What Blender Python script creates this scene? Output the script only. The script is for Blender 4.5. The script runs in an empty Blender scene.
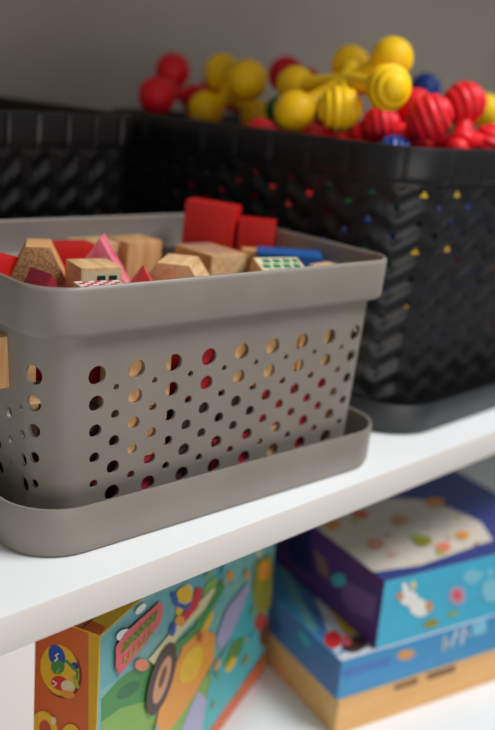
import bpy, bmesh, math, random
from mathutils import Matrix, Vector
from math import sin, cos, pi, radians, sqrt, floor
random.seed(7)
SC = bpy.context.scene
COL = bpy.data.collections.new('scene'); SC.collection.children.link(COL)
CM = 0.01
YT = -0.0577      # turn of the taupe basket against the shelf
YS = -0.2497      # turn of the stacked game boxes
YB = radians(21.5)  # turn of the picture box

# ------------------------------------------------------------------ materials
MATS = {}
def mat(name, col, rough=.5, kind='plain', col2=None, scale=40., bump=0., spec=.5, dirn=0):
    if name in MATS: return MATS[name]
    m = bpy.data.materials.new(name); m.use_nodes = True
    nt = m.node_tree; b = nt.nodes['Principled BSDF']
    b.inputs['Roughness'].default_value = rough
    b.inputs['Specular IOR Level'].default_value = spec
    c1 = (*col, 1); c2 = (*(col2 or tuple(v*.86 for v in col)), 1)
    tc = nt.nodes.new('ShaderNodeTexCoord')
    mp = nt.nodes.new('ShaderNodeMapping'); nt.links.new(tc.outputs['Object'], mp.inputs[0])
    rp = nt.nodes.new('ShaderNodeValToRGB')
    rp.color_ramp.elements[0].color = c1; rp.color_ramp.elements[1].color = c2
    if kind in ('wood', 'painted_wood'):
        sc = [1, 1, 1]; sc[dirn] = .12; mp.inputs['Scale'].default_value = sc
        n1 = nt.nodes.new('ShaderNodeTexNoise'); n1.inputs['Scale'].default_value = scale*6; n1.inputs['Detail'].default_value = 5
        nt.links.new(mp.outputs[0], n1.inputs['Vector'])
        rp.color_ramp.elements[0].position = .35; rp.color_ramp.elements[1].position = .7
        nt.links.new(n1.outputs['Fac'], rp.inputs[0])
        src = n1
    elif kind == 'endgrain':
        n1 = nt.nodes.new('ShaderNodeTexVoronoi'); n1.inputs['Scale'].default_value = scale*18
        nt.links.new(tc.outputs['Object'], n1.inputs['Vector'])
        nt.links.new(n1.outputs['Distance'], rp.inputs[0]); src = None
        rp.color_ramp.elements[0].position = .1; rp.color_ramp.elements[1].position = .7
    else:
        n1 = nt.nodes.new('ShaderNodeTexNoise'); n1.inputs['Scale'].default_value = scale; n1.inputs['Detail'].default_value = 4
        nt.links.new(tc.outputs['Object'], n1.inputs['Vector'])
        rp.color_ramp.elements[0].position = .4; rp.color_ramp.elements[1].position = .62
        nt.links.new(n1.outputs['Fac'], rp.inputs[0]); src = n1
    nt.links.new(rp.outputs[0], b.inputs['Base Color'])
    if bump and src:
        bp = nt.nodes.new('ShaderNodeBump'); bp.inputs['Strength'].default_value = bump; bp.inputs['Distance'].default_value = .0006
        nt.links.new(n1.outputs['Fac'], bp.inputs['Height']); nt.links.new(bp.outputs[0], b.inputs['Normal'])
    MATS[name] = m
    return m
def s(r, g, b):  # sRGB 0-255 to linear
    f = lambda v: (v/255/12.92 if v/255 <= .04045 else ((v/255+.055)/1.055)**2.4)
    return (f(r), f(g), f(b))

white = mat('white_laminate', s(236,238,238), .38, col2=s(232,233,233), scale=6)
wallm = mat('warm_grey_back', s(178,168,158), .75, col2=s(170,160,150), scale=5)
edge_band = mat('white_edge_band', s(228,222,216), .45, col2=s(225,219,213), scale=6)
room = mat('room_paint', s(200,196,190), .8)
taupe = mat('taupe_plastic', s(138,130,121), .45, col2=s(134,126,117), scale=30, bump=.05)
blackp = mat('black_plastic', s(20,20,22), .43, col2=s(15,15,17), scale=60, spec=.5)
blacklid = mat('black_lid_plastic', s(48,50,52), .42, col2=s(42,44,46), scale=60)
woodm = mat('beech_wood', s(228,180,124), .6, 'wood', col2=s(202,140,80), bump=.2)
woodx = mat('beech_wood_x', s(228,174,116), .6, 'wood', col2=s(200,136,76), bump=.2, dirn=0)
woodz = mat('beech_wood_z', s(228,184,130), .6, 'wood', col2=s(206,148,90), bump=.2, dirn=2)
woodp = mat('pale_wood', s(232,194,142), .6, 'wood', col2=s(204,160,112), bump=.2, dirn=1)
endg = mat('end_grain', s(206,164,112), .7, 'endgrain', col2=s(150,104,62))
redw = mat('red_paint', s(212,32,26), .45, 'painted_wood', col2=s(196,24,22), bump=.1, dirn=2)
redd = mat('dark_red_paint', s(186,30,38), .45, 'painted_wood', col2=s(160,20,30))
magw = mat('magenta_paint', s(176,36,62), .5, 'painted_wood', col2=s(150,26,50))
pinkw = mat('pink_paint', s(226,84,110), .55, 'wood', col2=s(240,150,160), dirn=2, scale=30)
bluew = mat('blue_paint', s(28,92,160), .45, 'painted_wood', col2=s(20,78,146))
gapw = mat('gap_shade_wood', s(70,40,32), .6, 'wood', col2=s(52,30,26))  # dark colour stands in for the shaded gaps between blocks
coralw = mat('coral_paint', s(226,66,58), .5, 'painted_wood', col2=s(214,54,50))
P = {}
for n, c in dict(teal=(122,178,172), teal2=(104,168,172), green=(70,140,72), green_dark=(48,112,60), green_light=(128,172,78),
    orange=(226,150,52), yellow=(228,184,40), cream=(214,206,160), blue=(40,82,164), red=(206,42,44), lavender=(168,164,196),
    aqua=(74,176,184), olive=(150,146,40), red_dull=(186,76,52), brown=(112,62,36), orange_red=(218,104,58), white=(236,236,232),
    pink=(220,92,100), wheel=(70,50,44), tan=(206,150,110), salmon=(226,130,100), letter=(150,160,60), letter2=(206,186,70),
    yellow_strip=(216,168,20), shadow=(130,50,20), blue_dark=(40,60,140), lime=(160,180,60), spine=(206,98,42),
    cream_grey=(212,202,186), purple_light=(120,84,142), brown_tan=(138,108,98), navy=(34,38,92), plum=(96,44,108), purple=(84,50,118),
    cyan=(72,180,212), aqua2=(130,200,222), white2=(206,210,216), blue2=(76,120,190), boxblue=(66,146,196), sideblue=(74,122,176),
    stamp=(96,66,44), topnavy=(48,62,128), dgreen=(22,52,40), tilegreen=(30,124,84), tilewhite=(226,216,176), chkred=(206,48,50), chkblue=(128,170,206),
    scribble=(72,84,140), ink=(40,40,40)).items():
    P[n] = mat('print_'+n, s(*c), .45, scale=80, col2=tuple(v*.94 for v in s(*c)))
woodbox = mat('wooden_box_front', s(226,178,114), .6, 'wood', col2=s(214,160,96), dirn=0, scale=12)
PL = {'yellow': mat('yellow_plastic', s(255,208,0), .5, col2=s(252,198,0), spec=.35), 'red': mat('red_plastic', s(232,24,40), .48, col2=s(222,18,34), spec=.35),
      'blue': mat('blue_plastic', s(14,62,150), .38), 'green': mat('green_plastic', s(16,112,52), .4)}

# ------------------------------------------------------------------ object helpers
def link(name, bm, mats, parent=None, smooth=None):
    me = bpy.data.meshes.new(name)
    bmesh.ops.remove_doubles(bm, verts=bm.verts, dist=1e-6) if smooth == 'weld' else None
    bm.normal_update(); bm.to_mesh(me); bm.free()
    for m in (mats if isinstance(mats, (list, tuple)) else [mats]): me.materials.append(m)
    o = bpy.data.objects.new(name, me); COL.objects.link(o)
    if smooth:
        for p in me.polygons: p.use_smooth = True
        me.set_sharp_from_angle(angle=radians(38))
    if parent: o.parent = parent
    return o
def tag(o, label=None, cat=None, group=None, kind=None):
    for k, v in (('label', label), ('category', cat), ('group', group), ('kind', kind)):
        if v: o[k] = v
    return o
def thing(name, label, cat, loc=(0,0,0), rz=0, group=None, rot=None):
    o = bpy.data.objects.new(name, None); COL.objects.link(o); o.empty_display_size = .02
    o.location = loc; o.rotation_euler = rot or (0, 0, rz)
    return tag(o, label, cat, group)
def T(x, y, z, yaw=YT):   # centimetres in a turned frame -> world metres
    return Vector(((cos(yaw)*x - sin(yaw)*y)*CM, (sin(yaw)*x + cos(yaw)*y)*CM, z*CM))
def add_box(bm, x0, x1, y0, y1, z0, z1, bev=0, mi=0, seg=2):
    v = [bm.verts.new(p) for p in ((x0,y0,z0),(x1,y0,z0),(x1,y1,z0),(x0,y1,z0),(x0,y0,z1),(x1,y0,z1),(x1,y1,z1),(x0,y1,z1))]
    fs = [bm.faces.new([v[i] for i in q]) for q in ((0,3,2,1),(4,5,6,7),(0,1,5,4),(1,2,6,5),(2,3,7,6),(3,0,4,7))]
    for f in fs: f.material_index = mi
    if bev:
        es = list({e for f in fs for e in f.edges})
        bmesh.ops.bevel(bm, geom=es, offset=bev, segments=seg, profile=.6, affect='EDGES')
def add_prism(bm, poly, axis, a0, a1, mi=0, bev=0):
    """extrude a 2-D polygon along an axis (0,1,2)"""
    def p(u, v, a): return {0:(a,u,v), 1:(u,a,v), 2:(u,v,a)}[axis]
    lo = [bm.verts.new(p(u,v,a0)) for u,v in poly]; hi = [bm.verts.new(p(u,v,a1)) for u,v in poly]
    n = len(poly); fs = [bm.faces.new(lo), bm.faces.new(hi[::-1])]
    fs += [bm.faces.new((lo[i], hi[i], hi[(i+1)%n], lo[(i+1)%n])) for i in range(n)]
    for f in fs: f.material_index = mi
    bmesh.ops.recalc_face_normals(bm, faces=fs)
    if bev:
        es = list({e for f in fs for e in f.edges})
        bmesh.ops.bevel(bm, geom=es, offset=bev, segments=2, profile=.6, affect='EDGES')
    return fs
def rrect(x0, x1, y0, y1, r, n=8):
    pts = []
    for cx, cy, a in ((x1-r, y0+r, -pi/2), (x1-r, y1-r, 0), (x0+r, y1-r, pi/2), (x0+r, y0+r, pi)):
        for k in range(n+1):
            t = a + k/n*pi/2; pts.append((cx+r*cos(t), cy+r*sin(t)))
    return pts
def loft(bm, rings, cap0=True, cap1=True, closed=False, mi=0):
    """rings: list of equal-length 3-D point lists"""
    R = [[bm.verts.new(p) for p in r] for r in rings]; n = len(R[0]); fs = []
    pairs = list(zip(R[:-1], R[1:])) + ([(R[-1], R[0])] if closed else [])
    for a, b in pairs:
        for i in range(n):
            fs.append(bm.faces.new((a[i], a[(i+1)%n], b[(i+1)%n], b[i])))
    if not closed:
        if cap0: fs.append(bm.faces.new(R[0][::-1]))
        if cap1: fs.append(bm.faces.new(R[-1]))
    for f in fs: f.material_index = mi
    bmesh.ops.recalc_face_normals(bm, faces=fs)
def ring(w, d, r, inset, z, n=8):
    i = inset*CM
    return [(x, y, z*CM) for x, y in rrect(-w*CM/2+i, w*CM/2-i, -d*CM/2+i, d*CM/2-i, max(r*CM-i, .002), n)]
def frame_of(d):
    d = d.normalized(); a = Vector((0,0,1)) if abs(d.z) < .9 else Vector((1,0,0))
    u = d.cross(a).normalized(); return u, d.cross(u).normalized()
def add_tube(bm, pts, rad, n=10, mi=0):
    pts = [Vector(p) for p in pts]; rs = rad if isinstance(rad, (list, tuple)) else [rad]*len(pts); rings = []
    u = None
    for i, p in enumerate(pts):
        d = pts[min(i+1, len(pts)-1)] - pts[max(i-1, 0)]
        if u is None: u, v = frame_of(d)
        else:
            d.normalize(); u = (u - d*u.dot(d)).normalized(); v = d.cross(u)
        rings.append([p + (u*cos(t)+v*sin(t))*rs[i] for t in (2*pi*k/n for k in range(n))])
    loft(bm, rings, mi=mi)
def add_lathe(bm, prof, o, d, n=24, mi=0):
    """prof: (height along d, radius)"""
    o, d = Vector(o), Vector(d).normalized(); u, v = frame_of(d)
    loft(bm, [[o + d*h + (u*cos(t)+v*sin(t))*max(r, 1e-5) for t in (2*pi*k/n for k in range(n))] for h, r in prof], mi=mi)
def prints(bm, shapes, conv, mats, lift0=.00006, step=.000035):
    """flat inked shapes a hair above a face; conv(u,v,h) -> point"""
    for i, (m, poly) in enumerate(shapes):
        if m not in mats: mats.append(m)
        vs = [bm.verts.new(conv(u, v, lift0+step*i)) for u, v in poly]
        try: f = bm.faces.new(vs)
        except ValueError: continue
        f.material_index = mats.index(m)
def clip(shapes, u0, u1, v0, v1):
    out = []
    for m, poly in shapes:
        for ax, lim, sg in ((0,u0,1),(0,u1,-1),(1,v0,1),(1,v1,-1)):
            res = []
            for i in range(len(poly)):
                a, b = poly[i-1], poly[i]; ia = (a[ax]-lim)*sg >= 0; ib = (b[ax]-lim)*sg >= 0
                if ia != ib:
                    t = (lim-a[ax])/(b[ax]-a[ax]); res.append((a[0]+(b[0]-a[0])*t, a[1]+(b[1]-a[1])*t))
                if ib: res.append(b)
            poly = res
            if len(poly) < 3: break
        if len(poly) >= 3: out.append((m, poly))
    return out

# printed shapes on the boxes, centimetres on each face
COVER=[('teal2',[(0.05,18.73),(6.89,18.37),(16.85,15.75),(17.49,12.1),(5.95,15.31),(3.37,14.57),(0.34,15.24)]),('green',[(0.39,14.6),(2.22,14.73),(3.37,14.57),(5.72,13.84),(8.02,14.11),(10.26,12.82),(8.5,9.99),(6.68,8.24),(0.54,12.23)]),('green_dark',[(4.88,12.91),(4.96,12.7),(4.86,12.55),(4.59,12.49),(4.18,12.52),(3.7,12.63),(3.2,12.81),(2.74,13.04),(2.38,13.28),(2.15,13.52),(2.08,13.71),(2.17,13.85),(2.43,13.92),(2.81,13.9),(3.27,13.8),(3.77,13.63),(4.25,13.4),(4.63,13.15)]),('green_light',[(0.49,12.96),(2.62,12.5),(6.44,10.56),(8.24,6.18),(0.6,11.28)]),('orange',[(10.75,12.38),(13.37,12.01),(15.95,10.05),(15.98,7.81),(12.6,6.51),(8.95,6.09),(6.78,7.23),(7.86,9.63),(9.35,11.02)]),('yellow',[(13.58,8.6),(13.08,8.41),(12.46,8.4),(11.82,8.55),(11.23,8.85),(10.76,9.25),(10.46,9.72),(10.36,10.18),(10.47,10.6),(10.77,10.93),(11.25,11.12),(11.83,11.16),(12.47,11.03),(13.07,10.75),(13.58,10.35),(13.91,9.87),(14.03,9.38),(13.92,8.94)]),('green_light',[(8.95,6.09),(12.6,6.51),(15.36,7.5),(17.06,5.38),(14.21,4.14),(12.26,3.32)]),('cream',[(6.62,13.09),(10.37,13.46),(16.11,13.39),(14.85,14.55),(9.29,14.52),(5.64,14.1)]),('green',[(9.53,12.27),(13.2,11.94),(17.24,13.6),(16.05,14.48),(12.2,12.83),(8.77,13.12)]),('yellow',[(11.47,15.72),(11.42,15.53),(11.23,15.45),(10.92,15.48),(10.52,15.61),(10.1,15.83),(9.69,16.12),(9.36,16.43),(9.13,16.73),(9.03,16.98),(9.08,17.16),(9.26,17.24),(9.55,17.22),(9.93,17.1),(10.35,16.89),(10.76,16.61),(11.12,16.29),(11.36,15.99)]),('blue',[(8.1,17.56),(8.72,16.36),(10.55,15.02),(11.94,14.6),(11.53,15.17),(10.49,15.43),(9.24,16.33),(8.78,17.31)]),('red',[(11.97,16.0),(11.41,15.04),(9.21,14.82),(10.06,14.0),(12.43,14.22),(13.09,15.27)]),('blue',[(9.23,14.21),(9.17,14.07),(9.06,13.99),(8.91,13.96),(8.76,14.0),(8.6,14.1),(8.48,14.25),(8.38,14.43),(8.34,14.61),(8.35,14.79),(8.42,14.92),(8.53,15.01),(8.67,15.04),(8.82,15.0),(8.98,14.9),(9.11,14.76),(9.2,14.58),(9.24,14.39)]),('orange',[(10.51,14.23),(10.48,14.12),(10.36,14.07),(10.17,14.09),(9.92,14.18),(9.66,14.32),(9.41,14.51),(9.2,14.71),(9.06,14.9),(9.0,15.06),(9.02,15.18),(9.14,15.23),(9.32,15.21),(9.56,15.13),(9.82,14.98),(10.08,14.8),(10.29,14.6),(10.44,14.4)]),('lavender',[(17.62,11.35),(21.43,11.64),(22.51,10.2),(20.47,8.75),(17.35,7.86),(16.04,9.49)]),('lavender',[(11.26,5.05),(13.51,6.77),(15.47,4.63),(14.87,1.91),(12.32,2.84)]),('aqua',[(21.81,10.74),(24.99,8.17),(26.65,2.58),(21.43,1.68),(16.21,0.97),(14.8,2.41),(15.32,5.61),(17.74,7.63),(20.74,9.32)]),('green',[(21.44,6.71),(21.75,6.35),(21.82,5.97),(21.65,5.63),(21.25,5.35),(20.68,5.19),(20.01,5.16),(19.33,5.25),(18.72,5.46),(18.24,5.76),(17.96,6.11),(17.9,6.47),(18.06,6.8),(18.43,7.07),(18.97,7.24),(19.62,7.29),(20.3,7.21),(20.93,7.01)]),('yellow',[(20.21,5.61),(20.36,5.43),(20.4,5.24),(20.31,5.07),(20.11,4.93),(19.83,4.86),(19.51,4.84),(19.17,4.89),(18.86,5.0),(18.62,5.15),(18.48,5.32),(18.45,5.51),(18.53,5.67),(18.72,5.81),(18.99,5.89),(19.31,5.91),(19.65,5.86),(19.96,5.76)]),('olive',[(22.77,12.77),(26.3,11.83),(27.5,6.47),(24.93,6.49),(22.68,9.38)]),('orange',[(25.96,10.42),(25.82,10.15),(25.55,9.99),(25.18,9.96),(24.77,10.08),(24.37,10.31),(24.01,10.63),(23.75,11.0),(23.61,11.38),(23.61,11.72),(23.75,11.99),(24.0,12.14),(24.36,12.18),(24.76,12.08),(25.17,11.86),(25.53,11.54),(25.8,11.16),(25.95,10.77)]),('red_dull',[(27.0,4.96),(26.98,4.64),(26.75,4.47),(26.34,4.48),(25.8,4.67),(25.2,5.0),(24.63,5.44),(24.13,5.94),(23.78,6.42),(23.61,6.84),(23.63,7.15),(23.84,7.31),(24.23,7.31),(24.74,7.15),(25.32,6.84),(25.91,6.4),(26.42,5.91),(26.8,5.41)]),('brown',[(27.5,2.82),(27.5,2.65),(27.45,2.63),(26.89,2.76),(26.31,3.03),(25.81,3.4),(25.43,3.82),(25.21,4.24),(25.18,4.62),(25.35,4.91),(25.68,5.09),(26.15,5.12),(26.71,5.0),(27.28,4.75),(27.5,4.39),(27.5,3.97),(27.5,3.53),(27.5,3.13)]),('orange_red',[(15.98,0.21),(18.5,0.01),(27.5,0.09),(27.5,1.75),(22.2,1.76),(16.29,1.55)]),('white',[(3.1,17.63),(3.16,17.48),(3.12,17.37),(2.98,17.31),(2.76,17.31),(2.48,17.38),(2.19,17.49),(1.92,17.64),(1.69,17.81),(1.54,17.98),(1.48,18.13),(1.52,18.24),(1.66,18.3),(1.87,18.3),(2.14,18.24),(2.43,18.13),(2.71,17.98),(2.94,17.8)]),('white',[(4.76,18.56),(4.82,18.46),(4.81,18.37),(4.71,18.29),(4.56,18.25),(4.35,18.24),(4.13,18.27),(3.92,18.33),(3.74,18.41),(3.61,18.51),(3.55,18.61),(3.57,18.7),(3.66,18.77),(3.81,18.82),(4.01,18.83),(4.23,18.8),(4.45,18.75),(4.63,18.66)]),('pink',[(1.46,17.5),(2.41,17.88),(6.57,17.75),(7.16,17.09),(6.88,16.08),(4.69,15.61),(2.07,15.24),(1.56,16.09)]),('wheel',[(9.09,10.31),(8.7,9.82),(8.22,9.47),(7.71,9.26),(7.19,9.21),(6.69,9.32),(6.27,9.58),(5.93,9.97),(5.7,10.45),(5.59,11.01),(5.61,11.6),(5.76,12.18),(6.02,12.72),(6.39,13.18),(6.83,13.54),(7.32,13.77),(7.83,13.85),(8.33,13.78),(8.78,13.55),(9.15,13.18),(9.41,12.69),(9.54,12.11),(9.53,11.49),(9.37,10.88)]),('tan',[(8.45,10.75),(8.14,10.37),(7.79,10.1),(7.41,9.97),(7.06,9.97),(6.77,10.12),(6.56,10.39),(6.45,10.76),(6.45,11.19),(6.56,11.64),(6.77,12.07),(7.06,12.44),(7.4,12.71),(7.77,12.86),(8.12,12.87),(8.43,12.73),(8.65,12.47),(8.77,12.1),(8.78,11.66),(8.67,11.19)]),('brown',[(7.99,11.35),(7.74,11.07),(7.47,10.94),(7.24,11.0),(7.12,11.22),(7.14,11.55),(7.29,11.89),(7.53,12.17),(7.81,12.3),(8.04,12.25),(8.16,12.03),(8.14,11.7)]),('salmon',[(5.61,13.77),(5.57,13.64),(5.42,13.6),(5.18,13.65),(4.89,13.78),(4.58,13.97),(4.28,14.2),(4.04,14.45),(3.88,14.68),(3.81,14.86),(3.85,14.98),(3.99,15.03),(4.21,14.99),(4.5,14.87),(4.81,14.68),(5.11,14.45),(5.36,14.2),(5.53,13.96)]),('letter',[(2.28,16.54),(2.32,17.23),(2.63,16.56),(2.79,17.19),(2.59,17.32),(2.51,16.73),(2.16,17.39),(2.08,16.66)]),('letter',[(2.84,16.55),(2.87,17.25),(3.2,16.57),(3.35,17.21),(3.15,17.34),(3.07,16.74),(2.72,17.41),(2.64,16.68)]),('letter',[(3.41,16.56),(3.44,17.26),(3.78,16.58),(3.93,17.22),(3.72,17.36),(3.64,16.75),(3.28,17.43),(3.21,16.69)]),('letter',[(3.99,16.57),(4.02,17.28),(4.36,16.59),(4.52,17.24),(4.31,17.38),(4.23,16.77),(3.86,17.45),(3.78,16.7)]),('letter',[(4.58,16.58),(4.61,17.3),(4.96,16.61),(5.12,17.26),(4.9,17.39),(4.82,16.78),(4.44,17.47),(4.37,16.71)]),('letter',[(5.18,16.59),(5.21,17.32),(5.57,16.62),(5.73,17.28),(5.51,17.41),(5.43,16.79),(5.04,17.49),(4.97,16.73)]),('letter',[(5.8,16.6),(5.82,17.34),(6.19,16.63),(6.35,17.3),(6.12,17.43),(6.04,16.81),(5.65,17.51),(5.58,16.74)]),('letter2',[(2.5,15.71),(2.61,16.1),(2.73,15.77),(2.89,15.72),(2.49,16.25),(2.33,15.84)]),('letter2',[(3.09,15.75),(3.2,16.14),(3.32,15.8),(3.48,15.75),(3.07,16.29),(2.91,15.88)]),('letter2',[(3.69,15.78),(3.8,16.17),(3.93,15.84),(4.09,15.79),(3.67,16.33),(3.5,15.91)]),('letter2',[(4.29,15.82),(4.41,16.21),(4.54,15.87),(4.71,15.82),(4.28,16.37),(4.11,15.95)]),('letter2',[(4.92,15.85),(5.03,16.25),(5.16,15.91),(5.33,15.86),(4.9,16.41),(4.73,15.98)]),('letter2',[(5.55,15.89),(5.66,16.29),(5.8,15.94),(5.97,15.89),(5.53,16.45),(5.35,16.02)])]
SPINE=[('yellow_strip',[(0.83,21.0),(0.03,21.26),(-0.4,10.83),(0.44,10.48)]),('shadow',[(1.15,16.51),(1.06,16.06),(1.08,15.58),(1.2,15.1),(1.43,14.67),(1.75,14.32),(2.12,14.08),(2.52,13.96),(2.92,13.99),(3.27,14.16),(3.56,14.46),(3.76,14.86),(3.85,15.32),(3.82,15.81),(3.68,16.3),(3.44,16.72),(3.12,17.06),(2.75,17.29),(2.35,17.39),(1.97,17.35),(1.62,17.19),(1.34,16.9)]),('yellow',[(1.35,16.62),(1.26,16.17),(1.27,15.69),(1.39,15.22),(1.6,14.8),(1.9,14.46),(2.25,14.23),(2.64,14.13),(3.02,14.17),(3.36,14.35),(3.64,14.65),(3.84,15.05),(3.93,15.51),(3.91,16.0),(3.78,16.47),(3.56,16.89),(3.25,17.22),(2.9,17.44),(2.52,17.52),(2.15,17.48),(1.81,17.3),(1.54,17.01)]),('blue',[(2.3,17.06),(2.23,16.82),(2.23,16.56),(2.3,16.32),(2.42,16.13),(2.6,16.0),(2.8,15.96),(3.01,16.0),(3.18,16.14),(3.32,16.34),(3.39,16.58),(3.39,16.84),(3.32,17.08),(3.19,17.27),(3.01,17.4),(2.81,17.44),(2.61,17.39),(2.43,17.26)]),('green',[(2.24,16.17),(2.27,16.0),(2.35,15.83),(2.47,15.68),(2.62,15.57),(2.79,15.5),(2.95,15.5),(3.08,15.56),(3.17,15.67),(3.2,15.82),(3.18,15.99),(3.1,16.16),(2.97,16.31),(2.82,16.42),(2.65,16.48),(2.49,16.48),(2.36,16.43),(2.28,16.32)]),('red',[(1.97,14.98),(2.06,14.81),(2.2,14.66),(2.39,14.54),(2.6,14.48),(2.81,14.48),(2.98,14.53),(3.1,14.64),(3.16,14.79),(3.14,14.97),(3.05,15.14),(2.91,15.29),(2.72,15.41),(2.51,15.47),(2.3,15.47),(2.13,15.41),(2.01,15.3),(1.96,15.15)]),('cream',[(1.55,14.98),(1.62,14.84),(1.74,14.71),(1.89,14.61),(2.05,14.55),(2.21,14.55),(2.34,14.6),(2.43,14.69),(2.47,14.82),(2.46,14.97),(2.38,15.12),(2.27,15.25),(2.12,15.35),(1.96,15.4),(1.8,15.4),(1.67,15.35),(1.58,15.26),(1.54,15.13)]),('orange',[(1.52,14.54),(1.56,14.43),(1.65,14.33),(1.78,14.24),(1.94,14.18),(2.11,14.14),(2.26,14.15),(2.38,14.18),(2.45,14.25),(2.46,14.34),(2.42,14.45),(2.32,14.55),(2.19,14.64),(2.03,14.7),(1.87,14.73),(1.72,14.73),(1.6,14.69),(1.53,14.63)]),('blue_dark',[(1.3,16.58),(1.32,16.48),(1.36,16.38),(1.43,16.3),(1.52,16.24),(1.61,16.2),(1.7,16.2),(1.77,16.23),(1.82,16.3),(1.84,16.38),(1.83,16.48),(1.78,16.57),(1.71,16.66),(1.63,16.72),(1.53,16.75),(1.45,16.75),(1.37,16.72),(1.32,16.66)]),('green',[(2.26,16.56),(1.45,16.08),(1.57,15.29),(1.37,15.33),(1.27,16.23),(2.12,16.75)]),('lime',[(1.71,15.72),(1.35,15.05),(1.16,15.2),(1.53,15.87)]),('white',[(2.71,16.98),(2.93,16.73),(2.79,16.58),(2.98,16.34),(2.9,16.3),(2.68,16.6),(2.82,16.75),(2.65,16.91)]),('lime',[(2.62,16.0),(2.84,15.69),(2.68,15.51),(2.59,15.6),(2.73,15.71),(2.54,15.95)]),('white',[(3.07,14.95),(2.81,14.87),(3.0,14.64),(2.93,14.6),(2.71,14.92),(3.01,15.05)]),('yellow',[(2.62,11.86),(2.58,11.39),(2.65,10.91),(2.83,10.48),(3.09,10.16),(3.41,9.97),(3.74,9.95),(4.04,10.1),(4.29,10.4),(4.44,10.81),(4.47,11.28),(4.4,11.76),(4.21,12.19),(3.95,12.51),(3.64,12.69),(3.31,12.7),(3.01,12.55),(2.77,12.26)]),('red_dull',[(3.04,11.61),(3.01,11.35),(3.03,11.1),(3.11,10.87),(3.23,10.71),(3.37,10.62),(3.53,10.63),(3.67,10.72),(3.79,10.89),(3.87,11.12),(3.9,11.38),(3.87,11.64),(3.79,11.86),(3.67,12.02),(3.53,12.1),(3.37,12.1),(3.23,12.0),(3.11,11.83)]),('cream',[(2.69,12.37),(2.7,12.27),(2.74,12.17),(2.79,12.09),(2.86,12.03),(2.93,12.0),(3.0,12.01),(3.06,12.05),(3.1,12.11),(3.11,12.21),(3.1,12.31),(3.07,12.4),(3.02,12.49),(2.95,12.55),(2.87,12.58),(2.81,12.57),(2.75,12.53),(2.71,12.46)]),('yellow',[(0.93,11.54),(0.96,11.07),(1.07,10.62),(1.26,10.24),(1.51,9.98),(1.77,9.87),(2.03,9.92),(2.24,10.14),(2.39,10.48),(2.44,10.92),(2.41,11.4),(2.29,11.85),(2.09,12.22),(1.85,12.48),(1.59,12.58),(1.34,12.52),(1.13,12.31),(0.99,11.97)]),('red_dull',[(1.37,11.29),(1.38,11.05),(1.43,10.81),(1.5,10.62),(1.6,10.5),(1.71,10.45),(1.81,10.5),(1.9,10.62),(1.96,10.81),(1.99,11.04),(1.98,11.28),(1.93,11.51),(1.85,11.7),(1.75,11.83),(1.65,11.87),(1.54,11.83),(1.45,11.71),(1.39,11.52)])]
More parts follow.
